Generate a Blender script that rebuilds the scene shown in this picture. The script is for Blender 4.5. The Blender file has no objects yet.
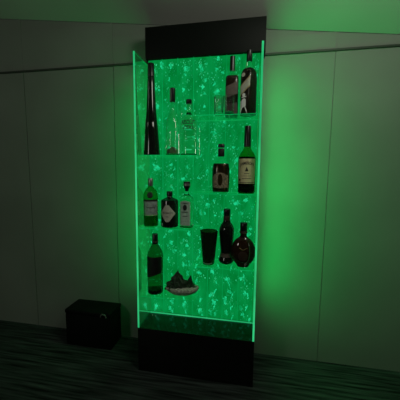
import bpy, bmesh, math, random
from mathutils import Vector, Matrix, noise
C = bpy.context.scene.collection
SC = bpy.context.scene
R = math.radians

# ---------------------------------------------------------------- camera
cd = bpy.data.cameras.new('camera'); cam = bpy.data.objects.new('camera', cd); C.objects.link(cam)
cd.sensor_width = 36; cd.sensor_fit = 'HORIZONTAL'; cd.lens = 36*261.7/400; cd.clip_start = .02
yaw, pitch, roll = .181, -.1072, .0089
fw = Vector((-math.sin(yaw)*math.cos(pitch), math.cos(yaw)*math.cos(pitch), math.sin(pitch)))
rt = Vector((math.cos(yaw), math.sin(yaw), 0)); up = rt.cross(fw)
r2 = rt*math.cos(roll)+up*math.sin(roll); u2 = -rt*math.sin(roll)+up*math.cos(roll)
M = Matrix((r2, u2, -fw)).transposed().to_4x4(); M.translation = Vector((.5533, -1.3957, 1.0755))
cam.matrix_world = M
SC.camera = cam

# ---------------------------------------------------------------- world, lights, exposure
w = bpy.data.worlds.new('world'); SC.world = w; w.use_nodes = True
w.node_tree.nodes['Background'].inputs[0].default_value = (.5, .6, .5, 1)
w.node_tree.nodes['Background'].inputs[1].default_value = .02
SC.view_settings.view_transform = 'Standard'; SC.view_settings.look = 'None'
SC.view_settings.exposure = 0; SC.view_settings.gamma = 1

def area(name, loc, target, sx, sy, power, col):
    l = bpy.data.lights.new(name, 'AREA'); l.shape = 'RECTANGLE'; l.size = sx; l.size_y = sy
    l.energy = power; l.color = col
    o = bpy.data.objects.new(name, l); C.objects.link(o); o.location = loc
    d = Vector(target)-Vector(loc)
    o.rotation_euler = d.to_track_quat('-Z', 'Y').to_euler()
    return o
area('fill_light_behind_viewer', (-1.52, -3.0, 1.7), (.3, 0, .8), .4, .7, 7, (1, 1, .88))  # added fill from an unseen source, lifts labels and lower wall
GREEN = (0, 1, .17)
pl = bpy.data.lights.new('upper_wall_fill_light', 'POINT'); pl.energy = 15; pl.color = (1, 1, .86); pl.shadow_soft_size = .18  # unseen point light, added to brighten ceiling and upper wall
po = bpy.data.objects.new('upper_wall_fill_light', pl); C.objects.link(po); po.location = (.95, -.78, 1.98)
# added area lamps boost the green glow of the uprights on the wall
area('added_wall_glow_right', (.612, -.08, 1.0), (.86, -.02, 1.0), .15, 1.24, 5.2, GREEN)
area('added_wall_glow_left', (-.012, -.045, 1.0), (-.23, .04, 1.0), .10, 1.24, 1.8, GREEN)

# ---------------------------------------------------------------- materials
def nt(name):
    m = bpy.data.materials.new(name); m.use_nodes = True; t = m.node_tree
    return m, t, t.nodes['Principled BSDF'], t.nodes['Material Output']
def mat(name, col, rough=.5, metal=0, spec=.5, trans=0, ior=1.45, bump=0, scale=60, var=0, coat=0):
    m, t, b, o = nt(name)
    b.inputs['Base Color'].default_value = (*col, 1); b.inputs['Roughness'].default_value = rough
    b.inputs['Metallic'].default_value = metal; b.inputs['Specular IOR Level'].default_value = spec
    b.inputs['Transmission Weight'].default_value = trans; b.inputs['IOR'].default_value = ior
    b.inputs['Coat Weight'].default_value = coat
    tc = t.nodes.new('ShaderNodeTexCoord'); n = t.nodes.new('ShaderNodeTexNoise')
    n.inputs['Scale'].default_value = scale; t.links.new(tc.outputs['Object'], n.inputs['Vector'])
    if var:
        r = t.nodes.new('ShaderNodeValToRGB')
        r.color_ramp.elements[0].position = .3; r.color_ramp.elements[1].position = .7
        r.color_ramp.elements[0].color = (*[c*(1-var) for c in col], 1)
        r.color_ramp.elements[1].color = (*[min(1, c*(1+var)) for c in col], 1)
        t.links.new(n.outputs[0], r.inputs[0]); t.links.new(r.outputs[0], b.inputs['Base Color'])
    if bump:
        bp = t.nodes.new('ShaderNodeBump'); bp.inputs['Strength'].default_value = bump; bp.inputs['Distance'].default_value = .003
        t.links.new(n.outputs[0], bp.inputs['Height']); t.links.new(bp.outputs[0], b.inputs['Normal'])
    return m
def emis(name, lo, hi, strength=1, scale=(6, 6, 3), p0=.35, p1=.65):
    m, t, b, o = nt(name); t.nodes.remove(b)
    e = t.nodes.new('ShaderNodeEmission'); e.inputs[1].default_value = strength
    tc = t.nodes.new('ShaderNodeTexCoord'); mp = t.nodes.new('ShaderNodeMapping'); mp.inputs['Scale'].default_value = scale
    n = t.nodes.new('ShaderNodeTexNoise'); n.inputs['Scale'].default_value = 1; n.inputs['Detail'].default_value = 4
    r = t.nodes.new('ShaderNodeValToRGB'); r.color_ramp.elements[0].position = p0; r.color_ramp.elements[1].position = p1
    r.color_ramp.elements[0].color = (*lo, 1); r.color_ramp.elements[1].color = (*hi, 1)
    L = t.links.new
    L(tc.outputs['Object'], mp.inputs[0]); L(mp.outputs[0], n.inputs[0]); L(n.outputs[0], r.inputs[0])
    L(r.outputs[0], e.inputs[0]); L(e.outputs[0], o.inputs[0])
    return m
def acrylic(name, tint, gloss, glow=0, gcol=(0, .3, .06)):
    m, t, b, o = nt(name); t.nodes.remove(b); L = t.links.new
    tr = t.nodes.new('ShaderNodeBsdfTransparent'); tr.inputs[0].default_value = (*tint, 1)
    g = t.nodes.new('ShaderNodeBsdfGlossy'); g.inputs['Roughness'].default_value = .02
    g.inputs[0].default_value = (.95, 1, .96, 1)
    lw = t.nodes.new('ShaderNodeFresnel'); lw.inputs[0].default_value = 1.49
    mu = t.nodes.new('ShaderNodeMath'); mu.operation = 'MULTIPLY'; mu.use_clamp = True; mu.inputs[1].default_value = gloss
    mx = t.nodes.new('ShaderNodeMixShader')
    ge = t.nodes.new('ShaderNodeNewGeometry'); iv = t.nodes.new('ShaderNodeMath'); iv.operation = 'SUBTRACT'; iv.inputs[0].default_value = 1
    m2 = t.nodes.new('ShaderNodeMath'); m2.operation = 'MULTIPLY'
    L(ge.outputs['Backfacing'], iv.inputs[1]); L(mu.outputs[0], m2.inputs[0]); L(iv.outputs[0], m2.inputs[1])
    L(lw.outputs[0], mu.inputs[0]); L(m2.outputs[0], mx.inputs[0]); L(tr.outputs[0], mx.inputs[1]); L(g.outputs[0], mx.inputs[2])
    if glow:
        e = t.nodes.new('ShaderNodeEmission'); e.inputs[0].default_value = (*gcol, 1); e.inputs[1].default_value = glow
        ad = t.nodes.new('ShaderNodeAddShader'); L(mx.outputs[0], ad.inputs[0]); L(e.outputs[0], ad.inputs[1]); L(ad.outputs[0], o.inputs[0])
    else: L(mx.outputs[0], o.inputs[0])
    return m

m_wall = mat('painted_wall_panel', (.17, .195, .165), .75, spec=.2, var=.10, scale=2.5)
m_ceil = mat('ceiling_paint', (.40, .42, .38), .85, spec=.2, var=.08, scale=2)
m_room = mat('room_paint', (.10, .11, .10), .8, spec=.2)
m_rail = mat('dark_rail', (.02, .03, .02), .6)
m_black = mat('black_gloss', (.004, .005, .004), .06, spec=.55)
m_blackmat = mat('black_laminate', (.003, .005, .0035), .55, spec=.12)
m_water = emis('glowing_water', (0, .19, .03), (.001, .27, .055), 1, (22, 9, 9))
m_bub = emis('lit_bubbles', (.001, .28, .065), (.012, .66, .26), 1, (55, 55, 40), .35, .6)
m_speck = emis('lit_specks', (.003, .40, .11), (.06, .75, .34), 1, (90, 90, 90))
m_div = emis('lit_divider_edge', (0, .22, .042), (.002, .36, .09), 1, (9, 9, 6))
m_edge = emis('lit_acrylic_edge', (.015, .40, .13), (.04, .62, .22), 1, (3, 3, 6))
m_edge2 = emis('lit_shelf_edge', (.003, .32, .08), (.01, .44, .12), 1, (8, 3, 6))
m_side = acrylic('side_acrylic', (.86, 1, .88), 3.6, .08)
m_shelf = acrylic('shelf_acrylic', (.93, .99, .94), .6, .05)
m_front = acrylic('tank_front_acrylic', (1, 1, 1), .5)

m_cap = mat('black_cap', (.006, .006, .006), .3)
m_darkglass = mat('near_black_glass', (.006, .009, .006), .08, spec=.6)
m_whisky = mat('dark_whisky', (.020, .014, .008), .12, spec=.5)
m_amber = mat('amber_whisky', (.030, .022, .008), .12, spec=.5)
m_clear = mat('clear_glass', (.96, 1, .97), .0, trans=1, ior=1.15)
m_vodka = mat('clear_spirit_glass', (.82, .95, .85), .0, trans=1, ior=1.33)
m_cut = mat('cut_crystal', (.80, .86, .82), .03, trans=1, ior=1.32)
m_ggreen = mat('green_glass', (.07, .34, .08), .02, trans=1, ior=1.18)
m_gdark = mat('deep_green_glass', (.025, .26, .12), .02, trans=1, ior=1.18)
m_gjam = mat('olive_green_glass', (.10, .38, .05), .02, trans=1, ior=1.18)
m_liq = mat('dark_green_liquid', (.004, .022, .006), .15)
m_silver = mat('brushed_silver', (.30, .30, .28), .35, metal=.7)
m_cream = mat('cream_paper', (.55, .50, .27), .7, var=.12, scale=120)
m_pale = mat('pale_paper', (.50, .50, .40), .7, var=.12, scale=150)
m_grey = mat('grey_green_paper', (.36, .50, .40), .7, var=.15, scale=120)
m_silvl = mat('silver_grey_paper', (.30, .36, .33), .5, var=.35, scale=70)
m_brownl = mat('brown_paper', (.075, .060, .045), .6, var=.2, scale=80)
m_ornate = mat('ornate_bronze_paper', (.20, .16, .10), .5, var=.85, scale=160)
m_gold = mat('gold_foil', (.45, .34, .15), .35, metal=.6)
m_ink = mat('dark_ink', (.01, .012, .01), .6)
m_white = mat('white_ink', (.85, .85, .82), .6)
m_blackl = mat('black_paper', (.003, .005, .003), .6)
m_brown = mat('brown_glass', (.022, .010, .005), .06, spec=.7)
m_brown2 = mat('brown_wax_seal', (.035, .018, .012), .5)
m_smoke = mat('smoked_glass', (.085, .10, .05), .03, spec=.6, trans=.93, ior=1.4)
m_stone = mat('speckled_stone', (.42, .43, .36), .85, bump=.6, var=.6, scale=140)
m_darkrefl = mat('painted_dark_reflection', (.035, .10, .03), .5, var=.7, scale=60)
m_moss = mat('dark_jagged_rock', (.012, .036, .014), .6, bump=.6, var=.5, scale=90)

def floor_mat():
    m, t, b, o = nt('dark_streaked_floor'); L = t.links.new
    tc = t.nodes.new('ShaderNodeTexCoord'); mp = t.nodes.new('ShaderNodeMapping'); mp.inputs['Scale'].default_value = (3, 60, 1)
    mp.inputs['Rotation'].default_value = (0, 0, R(-4))
    n = t.nodes.new('ShaderNodeTexNoise'); n.inputs['Scale'].default_value = 1.2; n.inputs['Detail'].default_value = 5
    r = t.nodes.new('ShaderNodeValToRGB'); r.color_ramp.elements[0].position = .35; r.color_ramp.elements[1].position = .7
    r.color_ramp.elements[0].color = (.004, .006, .005, 1); r.color_ramp.elements[1].color = (.050, .066, .060, 1)
    L(tc.outputs['Object'], mp.inputs[0]); L(mp.outputs[0], n.inputs[0]); L(n.outputs[0], r.inputs[0]); L(r.outputs[0], b.inputs['Base Color'])
    b.inputs['Roughness'].default_value = .6; b.inputs['Specular IOR Level'].default_value = .15
    return m
m_floor = floor_mat()

# ---------------------------------------------------------------- mesh helpers
def link(name, bm, m, parent=None, smooth=False):
    bmesh.ops.recalc_face_normals(bm, faces=bm.faces)
    me = bpy.data.meshes.new(name); bm.to_mesh(me); bm.free()
    me.materials.append(m)
    if smooth:
        for p in me.polygons: p.use_smooth = True
        try: me.set_sharp_from_angle(angle=R(38))
        except Exception: pass
    o = bpy.data.objects.new(name, me); C.objects.link(o)
    if parent: o.parent = parent
    return o
def box(bm, a, b, bev=0):
    v = [bm.verts.new((x, y, z)) for x in (a[0], b[0]) for y in (a[1], b[1]) for z in (a[2], b[2])]
    fs = [bm.faces.new([v[i] for i in q]) for q in ((0,1,3,2),(4,6,7,5),(0,4,5,1),(2,3,7,6),(0,2,6,4),(1,5,7,3))]
    if bev:
        es = list({e for f in fs for e in f.edges})
        bmesh.ops.bevel(bm, geom=es, offset=bev, segments=2, affect='EDGES', profile=.6)
def boxo(name, a, b, m, parent=None, bev=0):
    bm = bmesh.new(); box(bm, a, b, bev); return link(name, bm, m, parent, smooth=bev > 0)
def tag(o, label=None, cat=None, group=None, kind=None):
    if label: o['label'] = label
    if cat: o['category'] = cat
    if group: o['group'] = group
    if kind: o['kind'] = kind
    return o
def thing(name, label, cat, loc=(0,0,0), rz=0, group=None):
    o = bpy.data.objects.new(name, None); C.objects.link(o); o.location = loc; o.rotation_euler = (0, 0, rz)
    o.empty_display_size = .05
    return tag(o, label, cat, group)
def struct(name, bm, m): return tag(link(name, bm, m), kind='structure')

# ---------------------------------------------------------------- the room
WY = .1
XL, XR, YB = -1.9, 2.3, -3.6
def cz(x, y): return 1.898-.1207*x+.45*(WY-y)       # sloping ceiling
def slab(pts, th):
    bm = bmesh.new(); v = [bm.verts.new(p) for p in pts]; f = bm.faces.new(v)
    r = bmesh.ops.extrude_face_region(bm, geom=[f]); vs = [g for g in r['geom'] if isinstance(g, bmesh.types.BMVert)]
    bmesh.ops.translate(bm, verts=vs, vec=th); return bm
struct('floor', slab([(XL,YB,0),(XR,YB,0),(XR,WY,0),(XL,WY,0)], (0,0,-.05)), m_floor)
struct('ceiling', slab([(XL,YB,cz(XL,YB)),(XR,YB,cz(XR,YB)),(XR,WY,cz(XR,WY)),(XL,WY,cz(XL,WY))], (0,0,.05)), m_ceil)
# back wall in vertical panels with thin grooves, standing behind a long picture rail
bm = slab([(XL,WY+.004,0),(XR,WY+.004,0),(XR,WY+.004,cz(XR,WY)),(XL,WY+.004,cz(XL,WY))], (0,.05,0))
seams = [XL, -1.47, -.86, -.247, .36, .97, 1.58, XR]
for a, b in zip(seams, seams[1:]):
    box(bm, (a+.002, WY, .001), (b-.002, WY+.006, 1.69))
    box(bm, (a+.0005, WY, 1.69), (b-.0005, WY+.006, cz(b, WY)))
struct('wall_back', bm, m_wall)
bm = bmesh.new(); box(bm, (XL, WY-.008, 1.688), (XR, WY+.001, 1.699), .002)
struct('trim_1', bm, m_rail)
struct('wall_left', slab([(XL,YB,0),(XL,WY,0),(XL,WY,cz(XL,WY)),(XL,YB,cz(XL,YB))], (-.05,0,0)), m_room)
struct('wall_right', slab([(XR,YB,0),(XR,WY,0),(XR,WY,cz(XR,WY)),(XR,YB,cz(XR,YB))], (.05,0,0)), m_room)
struct('wall_front', slab([(XL,YB,0),(XR,YB,0),(XR,YB,cz(XR,YB)),(XL,YB,cz(XL,YB))], (0,-.05,0)), m_room)

# ---------------------------------------------------------------- the lit bubble wall display
W, D, ZB, ZT = .6, .16, .2457, 1.6453
T = .009
disp = thing('bubble_wall_display', 'tall black display stand with a glowing green bubbling water panel and clear bottle shelves', 'display stand', (.3, 0, 0))
def dp(o):                       # children of the display keep world coordinates
    o.location = Vector(o.location)-Vector((.3, 0, 0)); return o
dp(boxo('base_cabinet', (-T/2, -D, 0), (W+T/2, .085, ZB), m_black, disp, .0015))
dp(boxo('header_panel', (-.0045, -.006, 1.669), (.6197, .085, 1.8295), m_blackmat, disp, .0015))
tank = dp(boxo('water_tank', (T/2+.001, .012, ZB+.001), (W-T/2-.001, .045, 1.6685), m_water, disp))
fr = boxo('front_sheet', (T/2+.001, -.001, ZB+.001), (W-T/2-.001, .0015, 1.6685), m_front, tank)
CH = W/7
for k in range(1, 7):
    boxo('divider', (k*CH-.0008, .002, ZB+.001), (k*CH+.0008, .0118, 1.668), m_div, tank)
boxo('light_strip', (T/2+.001, -.004, ZB+.0005), (W-T/2-.001, -.0012, ZB+.0065), m_edge, tank)
for s, x in ((0, 0), (1, W)):
    sp = dp(boxo('side_panel', (x-T/2, -D+.0015, ZB+.0005), (x+T/2, .045, ZT), m_side, disp))
    e = boxo('lit_edge', (x-T/2, -D, ZB+.0005), (x+T/2, -D+.0014, ZT), m_edge, sp)
    q = .0012
    boxo('lit_edge', (x-T/2, -D, ZT+.0002), (x-T/2+.003, .045, ZT+.0012), m_edge2, sp)
SH = {'L1': 1.159, 'L2': .787, 'L3': .416, 'R1': 1.346, 'R2': .973, 'R3': .601}
for k, z in SH.items():
    a, b = (T/2+.0005, .298) if k[0] == 'L' else (.284, W-T/2-.0005)
    s = dp(boxo('shelf', (a, -.138, z-.007), (b, -.0045, z), m_shelf, disp))
    boxo('lit_edge', (a, -.0043, z-.006), (b, -.0022, z-.003), m_edge2, s)
    boxo('lit_edge', (a, -.1395, z-.005), (b, -.1382, z-.002), m_div, s)

# bubbles inside the water: clumps and loose specks, far too many to count
random.seed(11)
ICO = bmesh.new(); bmesh.ops.create_icosphere(ICO, subdivisions=1, radius=1)
IV = [v.co.copy() for v in ICO.verts]; IF = [[v.index for v in f.verts] for f in ICO.faces]; ICO.free()
class Cloud:
    def __init__(s): s.v = []; s.f = []
    def add(s, x, z, rx, rz, rot=0):
        if not (T/2+.006 < x < W-T/2-.006 and ZB+.008 < z < 1.660): return
        y = .0065+random.uniform(-.001, .001); ry = min(.0034, max(rx, .001)*.6)
        c, d = math.cos(rot), math.sin(rot); n = len(s.v)
        for p in IV:
            a = p.x*rx*random.uniform(.75, 1.25); b = p.z*rz*random.uniform(.75, 1.25)
            s.v.append((x+a*c-b*d, y+p.y*ry, z+a*d+b*c))
        s.f += [[n+i for i in f] for f in IF]
    def make(s, name, m, parent):
        me = bpy.data.meshes.new(name); me.from_pydata(s.v, [], s.f); me.materials.append(m)
        o = bpy.data.objects.new(name, me); C.objects.link(o); o.parent = parent
        return tag(o, kind='stuff')
big, small = Cloud(), Cloud()
def clump(x, z, sx, sz, n=26, tilt=0):
    """an irregular torn-looking clump of bubbles"""
    px, pz = 0, 0
    for i in range(n):
        if random.random() < .35: px, pz = random.gauss(0, .25), random.gauss(0, .25)
        px += random.gauss(0, .28); pz += random.gauss(0, .28)
        px = max(-1, min(1, px)); pz = max(-1, min(1, pz))
        a, b = px*sx, pz*sz; c, d = math.cos(tilt), math.sin(tilt)
        r = random.uniform(.0009, .0036)
        big.add(x+a*c-b*d, z+a*d+b*c, r, r*random.uniform(.7, 2.2), random.uniform(-1, 1))
    for i in range(n//2):
        small.add(x+random.gauss(0, sx*1.2), z+random.gauss(0, sz*1.3), random.uniform(.0006, .0014), random.uniform(.0006, .0018))
MAIN = [  # x, z, half width, half height, count, tilt : the large clumps
(0.221,1.611,0.0141,0.0141,37,0.0),
(0.134,1.632,0.0096,0.0096,23,0.5),
(0.044,1.524,0.0095,0.0071,20,-0.5),
(0.299,1.607,0.0081,0.0209,34,0.1),
(0.389,1.660,0.0117,0.0117,29,0.5),
(0.381,1.488,0.0135,0.0157,41,-0.5),
(0.307,1.517,0.0068,0.0091,20,0.0),
(0.411,1.581,0.0091,0.0069,20,0.5),
(0.052,1.095,0.0159,0.0159,46,-0.5),
(0.133,1.112,0.0089,0.0067,20,0.0),
(0.138,1.051,0.0112,0.0134,33,0.5),
(0.201,1.036,0.0088,0.0088,23,-0.5),
(0.369,0.525,0.0093,0.0139,28,0.0),
(0.295,0.508,0.0094,0.0141,28,0.5),
(0.459,0.481,0.0140,0.0116,33,-0.5),
(0.466,0.412,0.0119,0.0095,26,0.0),
(0.444,0.357,0.0096,0.0217,37,0.1),
(0.365,0.384,0.0096,0.0120,26,-0.5),
(0.377,0.344,0.0097,0.0121,26,0.0),
(0.551,0.414,0.0071,0.0213,30,0.1),
(0.534,0.325,0.0121,0.0073,22,-0.5),
(0.543,0.291,0.0074,0.0172,26,0.1),
(0.363,0.283,0.0074,0.0173,26,0.5),
(0.449,0.286,0.0074,0.0148,24,0.1),
(0.302,0.288,0.0075,0.0174,26,0.1),
(0.535,0.493,0.0093,0.0093,23,0.5),
(0.131,0.741,0.0138,0.0069,24,0.1),
(0.128,0.677,0.0116,0.0116,29,0.0),
(0.155,0.626,0.0140,0.0116,33,0.5),
(0.236,0.729,0.0068,0.0158,26,0.1),
(0.225,0.665,0.0091,0.0114,26,0.0),
(0.207,0.606,0.0093,0.0070,20,0.5),
(0.208,0.548,0.0141,0.0117,33,-0.5),
(0.288,0.594,0.0037,0.0207,22,-0.6),
(0.424,0.855,0.0087,0.0131,28,0.5),
(0.341,0.896,0.0109,0.0131,33,-0.5),
(0.498,0.912,0.0151,0.0129,41,0.0),
(0.545,0.929,0.0108,0.0108,29,0.5),
(0.297,0.856,0.0066,0.0154,26,0.1),
(0.520,0.859,0.0108,0.0108,29,0.0),
(0.586,1.604,0.0092,0.0137,28,0.5),
(0.055,1.424,0.0093,0.0117,26,-0.5),
(0.084,1.640,0.0097,0.0169,31,0.1),
(0.001,0.318,0.0077,0.0154,24,0.1),
(0.041,0.285,0.0077,0.0180,26,0.1),
(0.124,0.281,0.0076,0.0204,28,0.1),
(0.208,0.302,0.0075,0.0175,26,0.1),
(0.136,0.332,0.0075,0.0125,22,-0.5),
(0.452,1.076,0.0129,0.0107,33,0.0),
(0.334,1.075,0.0065,0.0152,26,0.1),
(0.561,0.741,0.0110,0.0132,33,-0.5),
(0.426,1.335,0.0087,0.0066,20,0.0),
(0.369,1.280,0.0109,0.0131,33,0.5),
(0.005,0.670,0.0095,0.0143,28,-0.5),
(0.214,0.333,0.0074,0.0124,22,0.0),
(0.200,1.272,0.0067,0.0089,20,0.5),
(0.487,1.139,0.0086,0.0129,28,-0.5),
]
for a in MAIN: clump(a[0], a[1], a[2], a[3], int(a[4]*1.7), a[5])
for ch in range(7):                                  # wandering trails in each channel
    xc = (ch+.5)*CH; z = ZB+.02; ph = random.uniform(0, 6)
    while z < 1.655:
        x = xc+math.sin(z*9+ph)*.018+random.gauss(0, .008)
        k = random.random()
        if z < .65:
            clump(x, z, random.uniform(.002, .006), random.uniform(.012, .030), random.randint(12, 26), random.uniform(-.45, .45)); z += random.uniform(.050, .10)
        else:
            clump(x, z, random.uniform(.004, .010), random.uniform(.006, .016), random.randint(5, 16), random.uniform(-.9, .9)); z += random.uniform(.05, .12)
        if k < .22:                                  # curled wisps
            a0 = random.uniform(0, 6); rr = random.uniform(.006, .013)
            for t in range(8): big.add(x+rr*math.cos(a0+t*.24)+random.gauss(0, .0012), z+rr*math.sin(a0+t*.24)*1.5+random.gauss(0, .0012), random.uniform(.0005, .0015), .0017, a0+t*.24)
for i in range(2600):
    ch = random.randrange(7); x = (ch+.5)*CH+random.gauss(0, .022)
    z = ZB+.03+(1.38)*random.random()**.72
    r = .0006+.0022*random.random()**2; small.add(x, z, r, r*random.uniform(1, 2.2), random.uniform(-.6, .6))
big.make('bubble_clumps', m_bub, tank); small.make('bubble_specks', m_speck, tank)

# ---------------------------------------------------------------- bottle kit
def rad(prof, z):
    for (r0, z0), (r1, z1) in zip(prof, prof[1:]):
        if z0 <= z <= z1: return r0+(r1-r0)*(z-z0)/max(1e-9, z1-z0)
    return prof[-1][0]
class Kit:
    """s: metres per unit; profile points are (half width, height) in those units"""
    def __init__(k, s, prof, n=2, ay=1): k.p = [(r*s, z*s) for r, z in prof]; k.s = s; k.n = n; k.ay = ay
    def ring(k, r, seg=48, n=None, rib=0, nr=12):
        n = n or k.n; out = []
        for i in range(seg):
            a = 2*math.pi*(i+.5)/seg; c, d = math.cos(a), math.sin(a); q = r*(1+rib*math.cos(nr*a))
            out.append((q*math.copysign(abs(c)**(2/n), c), k.ay*q*math.copysign(abs(d)**(2/n), d)))
        return out
    def lathe(k, name, prof, m, parent, seg=48, n=None, rib=0, nr=12, scale=True, round_above=None):
        bm = bmesh.new(); rows = []
        for r, z in prof:
            if scale: r, z = r*k.s, z*k.s
            nn = n or k.n
            rows.append([bm.verts.new((x, y, z)) for x, y in k.ring(max(r, .0002), seg, nn, rib, nr)])
        for a, b in zip(rows, rows[1:]):
            for i in range(seg): bm.faces.new((a[i], a[(i+1) % seg], b[(i+1) % seg], b[i]))
        bm.faces.new(rows[0][::-1]); bm.faces.new(rows[-1])
        return link(name, bm, m, parent, smooth=True)
    def y(k, u, z, off=0):
        r = rad(k.p, z)+off; t = min(.9995, abs(u)/r)
        return -k.ay*r*(1-t**k.n)**(1/k.n)-(off if k.ay < 1 else 0)
    def label(k, name, m, parent, u0, u1, lo, hi, off=.0006, nu=22, nv=8):
        """patch on the front; lo, hi are heights (units) or functions of u in -1..1"""
        s = k.s; bm = bmesh.new(); F = []; B = []
        for i in range(nu+1):
            t = -1+2*i/nu; t2 = math.sin(t*math.pi/2*.96)/math.sin(math.pi/2*.96)
            u = (u0+u1)/2*s+(u1-u0)/2*s*t2
            a = (lo(t2) if callable(lo) else lo)*s; b = (hi(t2) if callable(hi) else hi)*s
            F.append([]); B.append([])
            for j in range(nv+1):
                z = a+(b-a)*j/nv
                F[-1].append(bm.verts.new((u, k.y(u, z, off), z))); B[-1].append(bm.verts.new((u, k.y(u, z, off-.0004)+.00005, z)))
        for i in range(nu):
            for j in range(nv):
                bm.faces.new((F[i][j], F[i+1][j], F[i+1][j+1], F[i][j+1])); bm.faces.new((B[i][j+1], B[i+1][j+1], B[i+1][j], B[i][j]))
            bm.faces.new((F[i][0], B[i][0], B[i+1][0], F[i+1][0])); bm.faces.new((F[i+1][nv], B[i+1][nv], B[i][nv], F[i][nv]))
        for c in (0, nu):
            for j in range(nv): bm.faces.new((F[c][j], F[c][j+1], B[c][j+1], B[c][j]))
        return link(name, bm, m, parent)
    def ellipse(k, name, m, parent, uc, zc, a, b, off=.0012):
        f = lambda t: math.sqrt(max(0.0004, 1-t*t))
        return k.label(name, m, parent, uc-a, uc+a, lambda t: zc-b*f(t), lambda t: zc+b*f(t), off)
    def band(k, name, m, parent, z0, z1, off=.0006):
        s = k.s
        return k.lathe(name, [(rad(k.p, z0*s)/s+off/s*.1, z0)]+[(rad(k.p, (z0+(z1-z0)*t)*s)/s+off/s, z0+(z1-z0)*t) for t in (0, .5, 1)]+[(rad(k.p, z1*s)/s+off/s*.1, z1)], m, parent)
    def text(k, name, body, m, parent, uc, zc, width, off=.0014, arc=0, up=False, tall=1, bold=.012):
        cu = bpy.data.curves.new('t', 'FONT'); cu.body = body; cu.align_x = 'CENTER'; cu.align_y = 'CENTER'; cu.size = 1; cu.offset = bold
        to = bpy.data.objects.new('t', cu); C.objects.link(to)
        dg = bpy.context.evaluated_depsgraph_get(); me = bpy.data.meshes.new_from_object(to.evaluated_get(dg))
        bpy.data.objects.remove(to); bpy.data.curves.remove(cu)
        tb = bmesh.new(); tb.from_mesh(me); bmesh.ops.triangulate(tb, faces=tb.faces)
        for _ in range(3):
            le = [e for e in tb.edges if e.calc_length() > .22]
            if le: bmesh.ops.subdivide_edges(tb, edges=le, cuts=1); bmesh.ops.triangulate(tb, faces=tb.faces)
        tb.to_mesh(me); tb.free()
        xs = [v.co.x for v in me.vertices]; wd = max(xs)-min(xs); f = width*k.s/wd; mx = (max(xs)+min(xs))/2
        for v in me.vertices:
            a, b = (v.co.x-mx)*f, v.co.y*f*tall
            if up: a, b = -b, a
            u = uc*k.s+a; z = zc*k.s+b+arc*k.s*(1-(a/(width*k.s/2))**2)
            v.co = (u, k.y(u, z, off), z)
        me.materials.clear(); me.materials.append(m)
        o = bpy.data.objects.new(name, me); C.objects.link(o); o.parent = parent; return o

# ---------------------------------------------------------------- upper left shelf
Z = SH['L1']
o = thing('liqueur_bottle', 'very tall tapering black bottle on the upper left shelf', 'bottle', (.054, -.078, Z))
s = .457/92
k = Kit(s, [(8.2,0),(8.6,1),(8.0,8),(6.9,25),(6.3,32),(6.2,34),(5.0,45),(3.9,68),(3.5,80)])
k.lathe('body', [(7.8,0),(8.6,.8),(8.0,8),(6.9,25),(6.3,32),(6.0,33),(6.0,34),(5.0,45),(3.9,68),(3.6,78),(3.3,79)], m_darkglass, o)
k.lathe('cap', [(3.2,79.1),(3.5,79.4),(3.3,91.4),(2.9,92)], m_cap, o)
for i in range(9):
    z0 = 5+i*1.9; k.label('lettering', m_white, o, -6.6+.09*i*1.1+(.25 if i % 3 == 0 else 0), -5.8+.09*i*1.1, z0, z0+(1.5 if i % 2 else 1.1), nu=3, nv=2)
k.label('pale_strip', m_silvl, o, -5.6, -4.9, 27, 41, nu=4)  # silver-grey strip near the left edge

o = thing('vodka_bottle', 'tall slender clear bottle with a silver cap on the upper left shelf', 'bottle', (.168, -.080, Z))
s = .332/67
k = Kit(s, [(7.0,0),(7.3,1),(7.0,32),(5.2,39),(2.5,44),(2.2,53)])
k.lathe('body', [(6.4,0),(7.2,.8),(7.3,16),(7.0,31),(6.3,36),(4.0,41),(2.6,44),(2.2,48),(2.2,53)], m_vodka, o)
k.lathe('cap', [(2.5,53.1),(2.7,53.5),(2.7,66.5),(2.3,67)], m_cap, o)
k.label('cap_seal', m_silver, o, -2.5, -.9, 54, 66, off=.0036, nu=4)
k.label('emblem_or_reflection', m_darkrefl, o, -4.6, 6.3, lambda t: 1.5, lambda t: 6.8+1.3*math.sin(3.5*t+1), off=.0008)  # dark reflection in the bottle's base, painted as a front patch
k.band('base_rim', m_gdark, o, .3, 1.4, .0005)

o = thing('vodka_bottle', 'short clear vodka bottle with bold dark lettering, right of the silver-capped one', 'bottle', (.252, -.080, Z), R(12))
s = .273/55.5
k = Kit(s, [(8.0,0),(8.3,1),(8.2,34),(7,38),(2.2,41.5),(1.8,51)])
k.lathe('body', [(7.6,0),(8.3,.8),(8.3,33),(7.9,36),(6.2,39),(3.2,40.6),(2.0,42.5),(1.8,51)], m_vodka, o)
k.lathe('cap', [(2.7,51.1),(2.9,51.4),(2.9,55.2),(2.6,55.5)], m_cap, o)
k.lathe('medallion', [(2.2,39.8),(2.7,40.6),(2.6,42.2),(2.1,42.9)], m_gdark, o)
k.text('lettering', 'ABSOLUT', m_ink, o, -.6, 31.8, 13.4, off=.0022, tall=2.0, bold=.018)
k.text('lettering', 'VODKA', m_ink, o, -.6, 26.6, 11.5, off=.0022, tall=1.7, bold=.018)
k.band('base_rim', m_ggreen, o, .3, 1.2, .0005)

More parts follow.
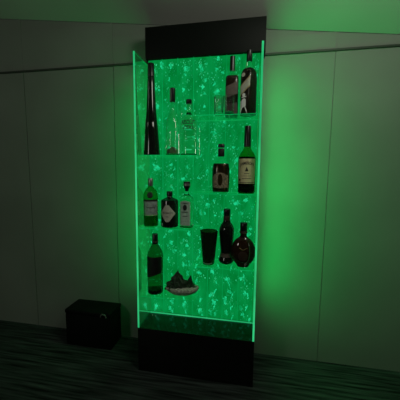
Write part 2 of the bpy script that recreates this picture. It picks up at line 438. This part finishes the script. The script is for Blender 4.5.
# ---------------------------------------------------------------- upper right shelf
Z = SH['R1']
o = thing('cut_glass_tumbler', 'clear ribbed tumbler standing left of the two dark whisky bottles', 'glass', (.405, -.108, Z), 0)
def tumbler(o, r0, r1, h, m, rib, nr, wall=.0022):
    k = Kit(1, [(r0, 0), (r1, h)])
    k.lathe('bowl', [(r0*.9, 0), (r0, .003), (r1, h-.001), (r1-wall*.5, h), (r1-wall, h-.001), (r0-wall, .012), (.0005, .012)], m, o, seg=96, rib=rib, nr=nr)
    return k
tumbler(o, .0215, .0240, .088, m_cut, .035, 14)
o = thing('cut_glass_tumbler', 'clear ribbed tumbler standing in front of the squarer whisky bottle', 'glass', (.4555, -.112, Z), 0)
tumbler(o, .0215, .0240, .088, m_cut, .035, 14)

o = thing('whisky_bottle', 'narrow square dark whisky bottle with a slanted brown label behind a ribbed tumbler', 'bottle', (.462, -.050, Z), R(3))
s = .289/62.5
k = Kit(s, [(6.6,0),(6.8,1),(6.8,38),(6,41),(4.4,43),(2.6,45),(2.4,47)], n=5, ay=.9)
k.lathe('body', [(6.2,0),(6.8,1),(6.8,38.5),(6.2,41.5),(4.6,43.4),(3,44.6),(2.5,46),(2.4,47.2)], m_clear, o)
k.lathe('whisky', [(5.9,.8),(6.5,1.6),(6.6,38.3),(6.1,40.8),(5.0,42.0)], m_whisky, o)
k.lathe('cap', [(2.5,47.3),(2.8,47.6),(2.6,62.2),(2.3,62.5)], m_cap, o, n=2)
k.label('cap_seal', m_brown2, o, -2.2, -.6, 50, 60, off=-.018, nu=4)
k.label('label', m_brownl, o, -6.2, 6.2, lambda t: 21+2.2*t, lambda t: 33+2.6*t)
k.label('label', m_brown2, o, -5.8, 5.8, 2, 14)

o = thing('whisky_bottle', 'large square dark whisky bottle with a slanted gold-edged label, right end of the top shelf', 'bottle', (.543, -.076, Z), R(-36))
s = .299/65.5
k = Kit(s, [(6.5,0),(6.8,1),(6.8,38),(6.3,43),(5,46),(2.9,48.5),(2.6,54)], n=5, ay=1)
k.lathe('body', [(6.2,0),(6.8,1),(6.8,39),(6.4,43),(5.2,46.4),(3.4,48.2),(2.6,50),(2.5,54)], m_clear, o)
k.lathe('whisky', [(6.0,.8),(6.5,1.6),(6.6,38.6),(6.2,43),(5.0,46.3),(3.6,47.4)], m_whisky, o)
k.lathe('cap', [(2.6,54.1),(2.9,54.5),(2.9,65),(2.5,65.5)], m_cap, o, n=2)
k.ellipse('seal', m_pale, o, -2.0, 40.5, 2.2, 2.0)
sl = lambda c: (lambda t: c+4.2*t)
k.label('label', m_pale, o, -6.3, 6.0, sl(24), sl(33))
k.label('label_border', m_gold, o, -6.3, 6.0, sl(32.6), sl(33.8), off=.0012)
k.label('label_border', m_gold, o, -6.3, 6.0, sl(23.2), sl(24.4), off=.0012)
# pale striding figure printed on the glass
k.ellipse('printed_figure', m_white, o, -.8, 20.2, 1.9, 1.7)
k.label('printed_figure', m_white, o, -3.6, 2.2, 17.6, 18.8, nu=8, nv=2)
k.label('printed_figure', m_white, o, -3.4, 1.8, lambda t: 8+.8*t, lambda t: 16.8-1.6*t*t, nu=10)
k.label('printed_figure', m_white, o, -5.0, -2.4, lambda t: 1.8+3*(t+1), lambda t: 4.6+3*(t+1), nu=8, nv=2)
k.label('printed_figure', m_white, o, .4, 3.2, lambda t: 7.6-3*(t+1), lambda t: 10.2-3*(t+1), nu=8, nv=2)
k.label('printed_figure', m_white, o, -4.8, -3.9, 4, 14.5, nu=3, nv=4)
k.label('small_print', m_brownl, o, -4.8, 4.8, .9, 1.8)

# ---------------------------------------------------------------- middle right shelf
Z = SH['R2']
o = thing('whisky_bottle', 'rounded amber whisky bottle with an ornate label, left one on the middle right shelf', 'bottle', (.417, -.072, Z))
s = .241/48.5
k = Kit(s, [(7.6,0),(8.4,1.2),(8.8,12),(8.7,24),(7.4,29),(3,34.5),(2.8,36)], n=2.4, ay=.72)
k.lathe('body', [(7.4,0),(8.3,1),(8.8,10),(8.8,23),(8.0,28),(6.4,31),(4.2,33.5),(3,35),(2.8,36)], m_clear, o)
k.lathe('whisky', [(7.2,.8),(8.0,1.6),(8.5,10),(8.5,22.6),(7.8,27.4),(7.0,29)], m_amber, o)
k.lathe('neck_wrap', [(2.9,36.1),(3.2,36.5),(3.2,43.6),(2.9,44)], m_blackl, o, n=2)
k.lathe('stopper_collar', [(2.4,44.05),(2.4,44.9)], m_clear, o, n=2)
k.lathe('cap', [(3.1,45),(3.4,45.3),(3.3,48.2),(3,48.5)], m_cap, o, n=2)
k.label('label', m_ornate, o, -7.6, 7.6, lambda t: 4.5+.8*abs(t), lambda t: 20-3.2*t*t)
k.ellipse('crest', m_amber, o, 0, 13, 2.3, 6.0)

o = thing('whiskey_bottle', 'green glass whiskey bottle with a cream label, right of the rounded amber bottle', 'bottle', (.545, -.076, Z))
s = .325/67
k = Kit(s, [(8.2,0),(8.7,1),(8.7,34),(8.2,38),(3.8,44),(3.2,47),(3,56)])
k.lathe('body', [(7.8,0),(8.7,.9),(8.7,34),(8.3,37),(6.6,40.5),(4.6,43),(3.6,45.5),(3.2,48),(3.1,49)], m_gjam, o)
k.lathe('whiskey', [(7.4,.8),(8.2,1.4),(8.3,33.5),(7.8,36.5)], m_liq, o)
k.lathe('cap', [(3.3,46.4),(3.6,46.8),(3.4,56),(3.1,66.6),(2.9,67)], m_cap, o)
k.label('label', m_cream, o, -8.0, 8.0, 9.8, 34.4)
k.text('lettering', 'JAMESON', m_ink, o, 0, 28.6, 13.2, arc=1.4, tall=1.3, bold=.018)
k.label('emblem_or_reflection', m_ink, o, -1.6, 1.6, 22.0, lambda t: 22.6+4*(1-abs(t)), nu=8)
k.label('small_print', m_ink, o, -2.6, 2.6, 19.6, 20.1, off=.0012, nv=2)
k.label('small_print', m_brownl, o, -4.6, 4.6, 14.6, 15.2, off=.0012, nv=2)
k.label('small_print', m_brownl, o, -5.2, 5.2, 17.3, 17.6, off=.0012, nv=2)
k.ellipse('stamp', m_brown, o, -6.6, 13.6, .8, 1.3)
k.label('label_border', m_brownl, o, -8.0, 8.0, 10.6, 11.2, off=.0012, nv=2)

# ---------------------------------------------------------------- middle left shelf
Z = SH['L2']
o = thing('gin_bottle', 'green glass gin bottle with a silver cap and silver-grey label, left end of its shelf', 'bottle', (.046, -.080, Z), R(17))
s = .252/47
k = Kit(s, [(6.8,0),(7.2,1),(7.3,30),(6.4,34),(2.9,38),(2.4,40)])
k.lathe('body', [(6.6,0),(7.2,.8),(7.3,29),(7.0,32),(5.6,35.2),(3.6,37.4),(2.5,38.6),(2.3,39.6)], m_ggreen, o)
k.lathe('gin', [(6.2,.8),(6.7,1.4),(6.8,10)], m_gdark, o)
k.lathe('cap', [(2.4,39.7),(2.6,40),(2.5,46.6),(2.2,47)], m_silver, o)
k.ellipse('seal', m_ink, o, -.3, 31.0, 2.8, 3.0, off=.0016)
k.label('label', m_silvl, o, -6.8, 6.6, 12.0, 26.5)
k.label('label_border', m_ink, o, -6.8, 6.6, 24.8, 26.6, off=.0010, nv=2)
k.label('label_border', m_pale, o, -6.8, 6.6, 11.0, 11.7, off=.0010, nv=2)
k.text('lettering', 'Tanqueray', m_ink, o, 0, 19, 9.5)

o = thing('gin_bottle', 'squat black apothecary gin bottle with a pale diamond label', 'bottle', (.1505, -.080, Z))
s = .186/35
k = Kit(s, [(8.1,0),(8.5,1),(8.5,26),(7.8,28),(3,30)])
k.lathe('body', [(7.8,0),(8.5,.8),(8.5,25.4),(8.1,26.6),(6,27.8),(3.4,28.8),(2.6,29.6),(2.5,30.4)], m_darkglass, o)
k.lathe('cap', [(2.6,30.5),(2.9,30.8),(2.9,34.6),(2.6,35)], m_cap, o)
dz = lambda t: 8.2*min(1, 1.18*(1-abs(t))+.10)
k.label('label', m_pale, o, -6.9, 6.9, lambda t: 14-dz(t), lambda t: 14+dz(t), nu=30)
k.text('lettering', "HENDRICK'S", m_ink, o, 0, 14.5, 10.0)
k.text('lettering', 'GIN', m_ink, o, 0, 10.8, 2.6)
k.label('mark', m_white, o, -5.9, -5.2, 1.6, 4.2, nu=3, nv=2)

o = thing('gin_bottle', 'clear square gin bottle with a tapered dark cap and tall pale label', 'bottle', (.243, -.080, Z))
s = .238/45.5
k = Kit(s, [(5.9,0),(6.3,1),(6.3,27),(5.4,30),(2,34)], n=4, ay=.9)
k.lathe('body', [(5.6,0),(6.3,.8),(6.3,27),(5.7,29.4),(3.6,31.6),(2,33.4),(1.7,36)], m_vodka, o)
k.lathe('cap', [(1.7,36.1),(1.9,38),(3.1,40),(3.3,45),(3,45.5)], m_cap, o, n=2)
k.lathe('cap_band', [(3.15,41.2),(3.5,41.3),(3.5,43.6),(3.2,43.7)], m_silver, o, n=2)
k.label('label', m_grey, o, -5.5, 4.6, 2.6, lambda t: 27-1.2*t*t)
k.ellipse('portrait', m_ink, o, -.5, 20.4, 2.0, 2.8)
k.text('lettering', 'BOMBAY', m_ink, o, -.5, 24.6, 7)
k.text('lettering', 'SAPPHIRE', m_ink, o, -.5, 15.8, 7)
k.label('small_print', m_ink, o, -3.2, 2.2, 11.6, 12.0, off=.0012, nv=2)
k.band('base_rim', m_gdark, o, .3, 1.6, .0006)

# ---------------------------------------------------------------- lower right shelf
Z = SH['R3']
o = thing('smoked_glass_tumbler', 'tall tapered smoky black drinking glass on the lower right shelf', 'glass', (.362, -.090, Z))
tumbler(o, .030, .0455, .176, m_smoke, .022, 10, .003)
kk = Kit(1, [(.030, 0), (.0455, .176)])
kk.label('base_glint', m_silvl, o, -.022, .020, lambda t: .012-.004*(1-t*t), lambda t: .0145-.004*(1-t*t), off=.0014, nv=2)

o = thing('liquor_bottle', 'black bottle with a pinched waist and flared foot behind the round brown bottle', 'bottle', (.451, -.062, Z))
s = .287/54.5
k = Kit(s, [(4,0),(7.6,3.5),(6.8,6.5),(5.6,9.5),(5.8,12),(7.3,34),(6.2,38),(3.4,43),(3.1,50)])
k.lathe('body', [(4.6,0),(6.4,1),(7.7,3.4),(7.6,4.6),(6.2,7.4),(5.5,9.6),(5.8,13),(6.8,24),(7.4,32),(7.2,35.5),(5.8,38.8),(4.0,41.4),(3.3,43.6),(3.1,48)], m_darkglass, o)
k.lathe('cap', [(3.1,48.1),(3.4,48.5),(3.3,54),(3,54.5)], m_cap, o)
k.lathe('neck_wrap', [(3.3,43),(3.45,43.3),(3.25,47.6),(3.1,47.9)], m_brown2, o)
k.band('waist_band', m_brownl, o, 7.6, 11.2, .0008)

o = thing('liqueur_bottle', 'round flask-shaped brown bottle at the right end of the lower right shelf', 'bottle', (.538, -.094, Z))
s = .226/43.5
P = [(5.2,0)]+[(11.7*math.sin(a), 15-15*math.cos(a)) for a in [R(x) for x in range(36, 166, 10)]]+[(3.3,30),(3.2,31)]
P = [p for i, p in enumerate(P) if i == 0 or p[1] > P[i-1][1]]
k = Kit(s, P, ay=.52)
k.lathe('body', P, m_brown, o)
k2 = Kit(s, [(3.2,30),(3.4,43)])
k2.lathe('neck', [(3.1,30.2),(3.2,31),(3.0,33.6)], m_brown, o)
k2.lathe('collar', [(3.3,33.0),(3.7,33.4),(3.7,34.8),(3.3,35.2)], m_brown2, o)
k2.lathe('cap', [(3.2,35.3),(3.4,35.6),(3.4,43.1),(3.1,43.5)], m_cap, o)
k.ellipse('wax_seal', m_brown2, o, 0, 11.8, 4.6, 5.0)
k.label('lettering', m_gold, o, -3.4, 3.6, lambda t: 18.6-.8*math.cos(3*t), lambda t: 19.2-.8*math.cos(3*t), nv=2)

# ---------------------------------------------------------------- lower left shelf
Z = SH['L3']
o = thing('whisky_bottle', 'dark green whisky bottle with a slanted black label on the lowest left shelf', 'bottle', (.068, -.080, Z))
s = .327/58
k = Kit(s, [(7.2,0),(7.6,1),(7.6,37),(6.8,41),(3,47),(2.6,49)])
k.lathe('body', [(6.9,0),(7.6,.9),(7.6,36.5),(7.2,39.5),(5.6,43),(3.8,46),(2.8,48.4),(2.5,50)], m_gdark, o)
k.lathe('whisky', [(6.6,.8),(7.1,1.4),(7.1,4.5)], m_liq, o)
k.lathe('cap', [(2.6,48.2),(2.9,48.5),(2.6,57.6),(2.3,58)], m_cap, o)
k.label('label', m_blackl, o, -7.3, 7.3, lambda t: 18.6+2.6*t, 37)
k.lathe('neck_ring', [(2.7,50.0),(3.1,50.2),(3.1,51.0),(2.7,51.2)], m_brownl, o)

o = thing('rock_garden_ornament', 'speckled stone boat-shaped dish with dark jagged rocks and greenery on the lowest left shelf', 'ornament', (.217, -.076, Z))
def rocky(name, m, parent, c, rx, ry, rz, sub=3, amp=.25, fr=30, pw=1, flat=True, seed=0):
    bm = bmesh.new(); bmesh.ops.create_icosphere(bm, subdivisions=sub, radius=1)
    for v in bm.verts:
        p = v.co.copy(); n = noise.noise(p*2.1+Vector((seed, seed*2, 0)))*amp+noise.noise(p*5.3+Vector((seed, 3, seed)))*amp*.9
        p *= 1+n
        if pw != 1: q = min(1, max(0, (p.z+1)/2)); p.x *= (1-q)**pw*1.3+.05; p.y *= (1-q)**pw*1.3+.05
        v.co = (c[0]+p.x*rx, c[1]+p.y*ry, c[2]+p.z*rz)
        if v.co.z < .0005: v.co.z = .0005
    return link(name, bm, m, parent)
bm = bmesh.new(); rows = []
for (f, z) in ((.45,0.0005),(.62,.003),(.82,.012),(.97,.022),(1,.029),(.96,.034),(.86,.0345),(.4,.033)):
    row = []
    for i in range(56):
        a = 2*math.pi*i/56; j = 1+.05*noise.noise(Vector((math.cos(a)*2, math.sin(a)*2, z*60)))
        row.append(bm.verts.new((math.cos(a)*.093*f*j+(-.004 if f < .7 else 0), math.sin(a)*.048*f*j, max(.0005, 1.2*z*(1+.12*math.cos(a))+.0012*noise.noise(Vector((a*3, 0, z*50)))))))
    rows.append(row)
for a, b in zip(rows, rows[1:]):
    for i in range(56): bm.faces.new((a[i], a[(i+1) % 56], b[(i+1) % 56], b[i]))
bm.faces.new(rows[0][::-1]); bm.faces.new(rows[-1])
link('stone_dish', bm, m_stone, o, smooth=True)
rocky('rock', m_moss, o, (-.024, .002, .068), .050, .028, .060, amp=.5, pw=.75, seed=1)
rocky('rock', m_moss, o, (-.052, -.002, .048), .040, .030, .030, amp=.5, pw=.6, seed=4)
rocky('rock', m_moss, o, (.010, .004, .052), .032, .024, .030, amp=.45, seed=7, sub=2)
rocky('rock', m_moss, o, (.045, .0, .062), .016, .014, .038, amp=.4, seed=9, sub=2)
rocky('rock', m_moss, o, (.060, .002, .040), .026, .018, .012, amp=.4, seed=12, sub=2)
random.seed(5)
m_sprig = mat('pale_green_sprig', (.05, .12, .05), .5)
bm = bmesh.new()
for i in range(90):
    x = random.uniform(-.06, .066); h = .058+.040*math.exp(-((x+.02)/.02)**2)+random.uniform(-.004, .012); y = random.uniform(-.015, .015)
    d = Vector((random.uniform(-.012, .012), random.uniform(-.006, .006), 0)); wv = Vector((.0016, 0, 0)); b0 = Vector((x, y, h-.022))
    mid = b0+Vector((0, 0, .013))+d*.4; tip = b0+Vector((0, 0, .026))+d
    vs = [bm.verts.new(b0-wv), bm.verts.new(b0+wv), bm.verts.new(mid+wv*1.3), bm.verts.new(tip), bm.verts.new(mid-wv*1.3), bm.verts.new(mid+Vector((0, .0022, 0)))]
    for q in ((0,1,5),(1,2,5),(2,3,5),(3,4,5),(4,0,5),(0,4,3,2,1)): bm.faces.new([vs[j] for j in q])
link('greenery', bm, m_sprig, o)

# ---------------------------------------------------------------- black box at the foot of the wall, left
o = thing('storage_box', 'black lidded box standing on the floor against the wall, left of the lit display', 'box', (-.38, .02, 0))
boxo('body', (-.15, -.065, 0), (.15, .070, .205), m_blackmat, o, .008)
boxo('lid', (-.153, -.068, .206), (.153, .073, .232), m_blackmat, o, .010)
bm = bmesh.new()
for i in range(24):
    a = math.pi*i/23*1.0; c = Vector((.108+.018*math.cos(a), -.071, .208+.020*math.sin(a)))
    for q in range(6):
        b = 2*math.pi*q/6; rr = .0032
        bm.verts.new(c+Vector((rr*math.cos(b)*math.cos(a), rr*math.sin(b), rr*math.cos(b)*math.sin(a))))
bm.verts.ensure_lookup_table()
for i in range(23):
    for q in range(6): bm.faces.new((bm.verts[i*6+q], bm.verts[i*6+(q+1) % 6], bm.verts[i*6+6+(q+1) % 6], bm.verts[i*6+6+q]))
link('handle', bm, mat('grey_handle', (.10, .11, .10), .5), o, smooth=True)
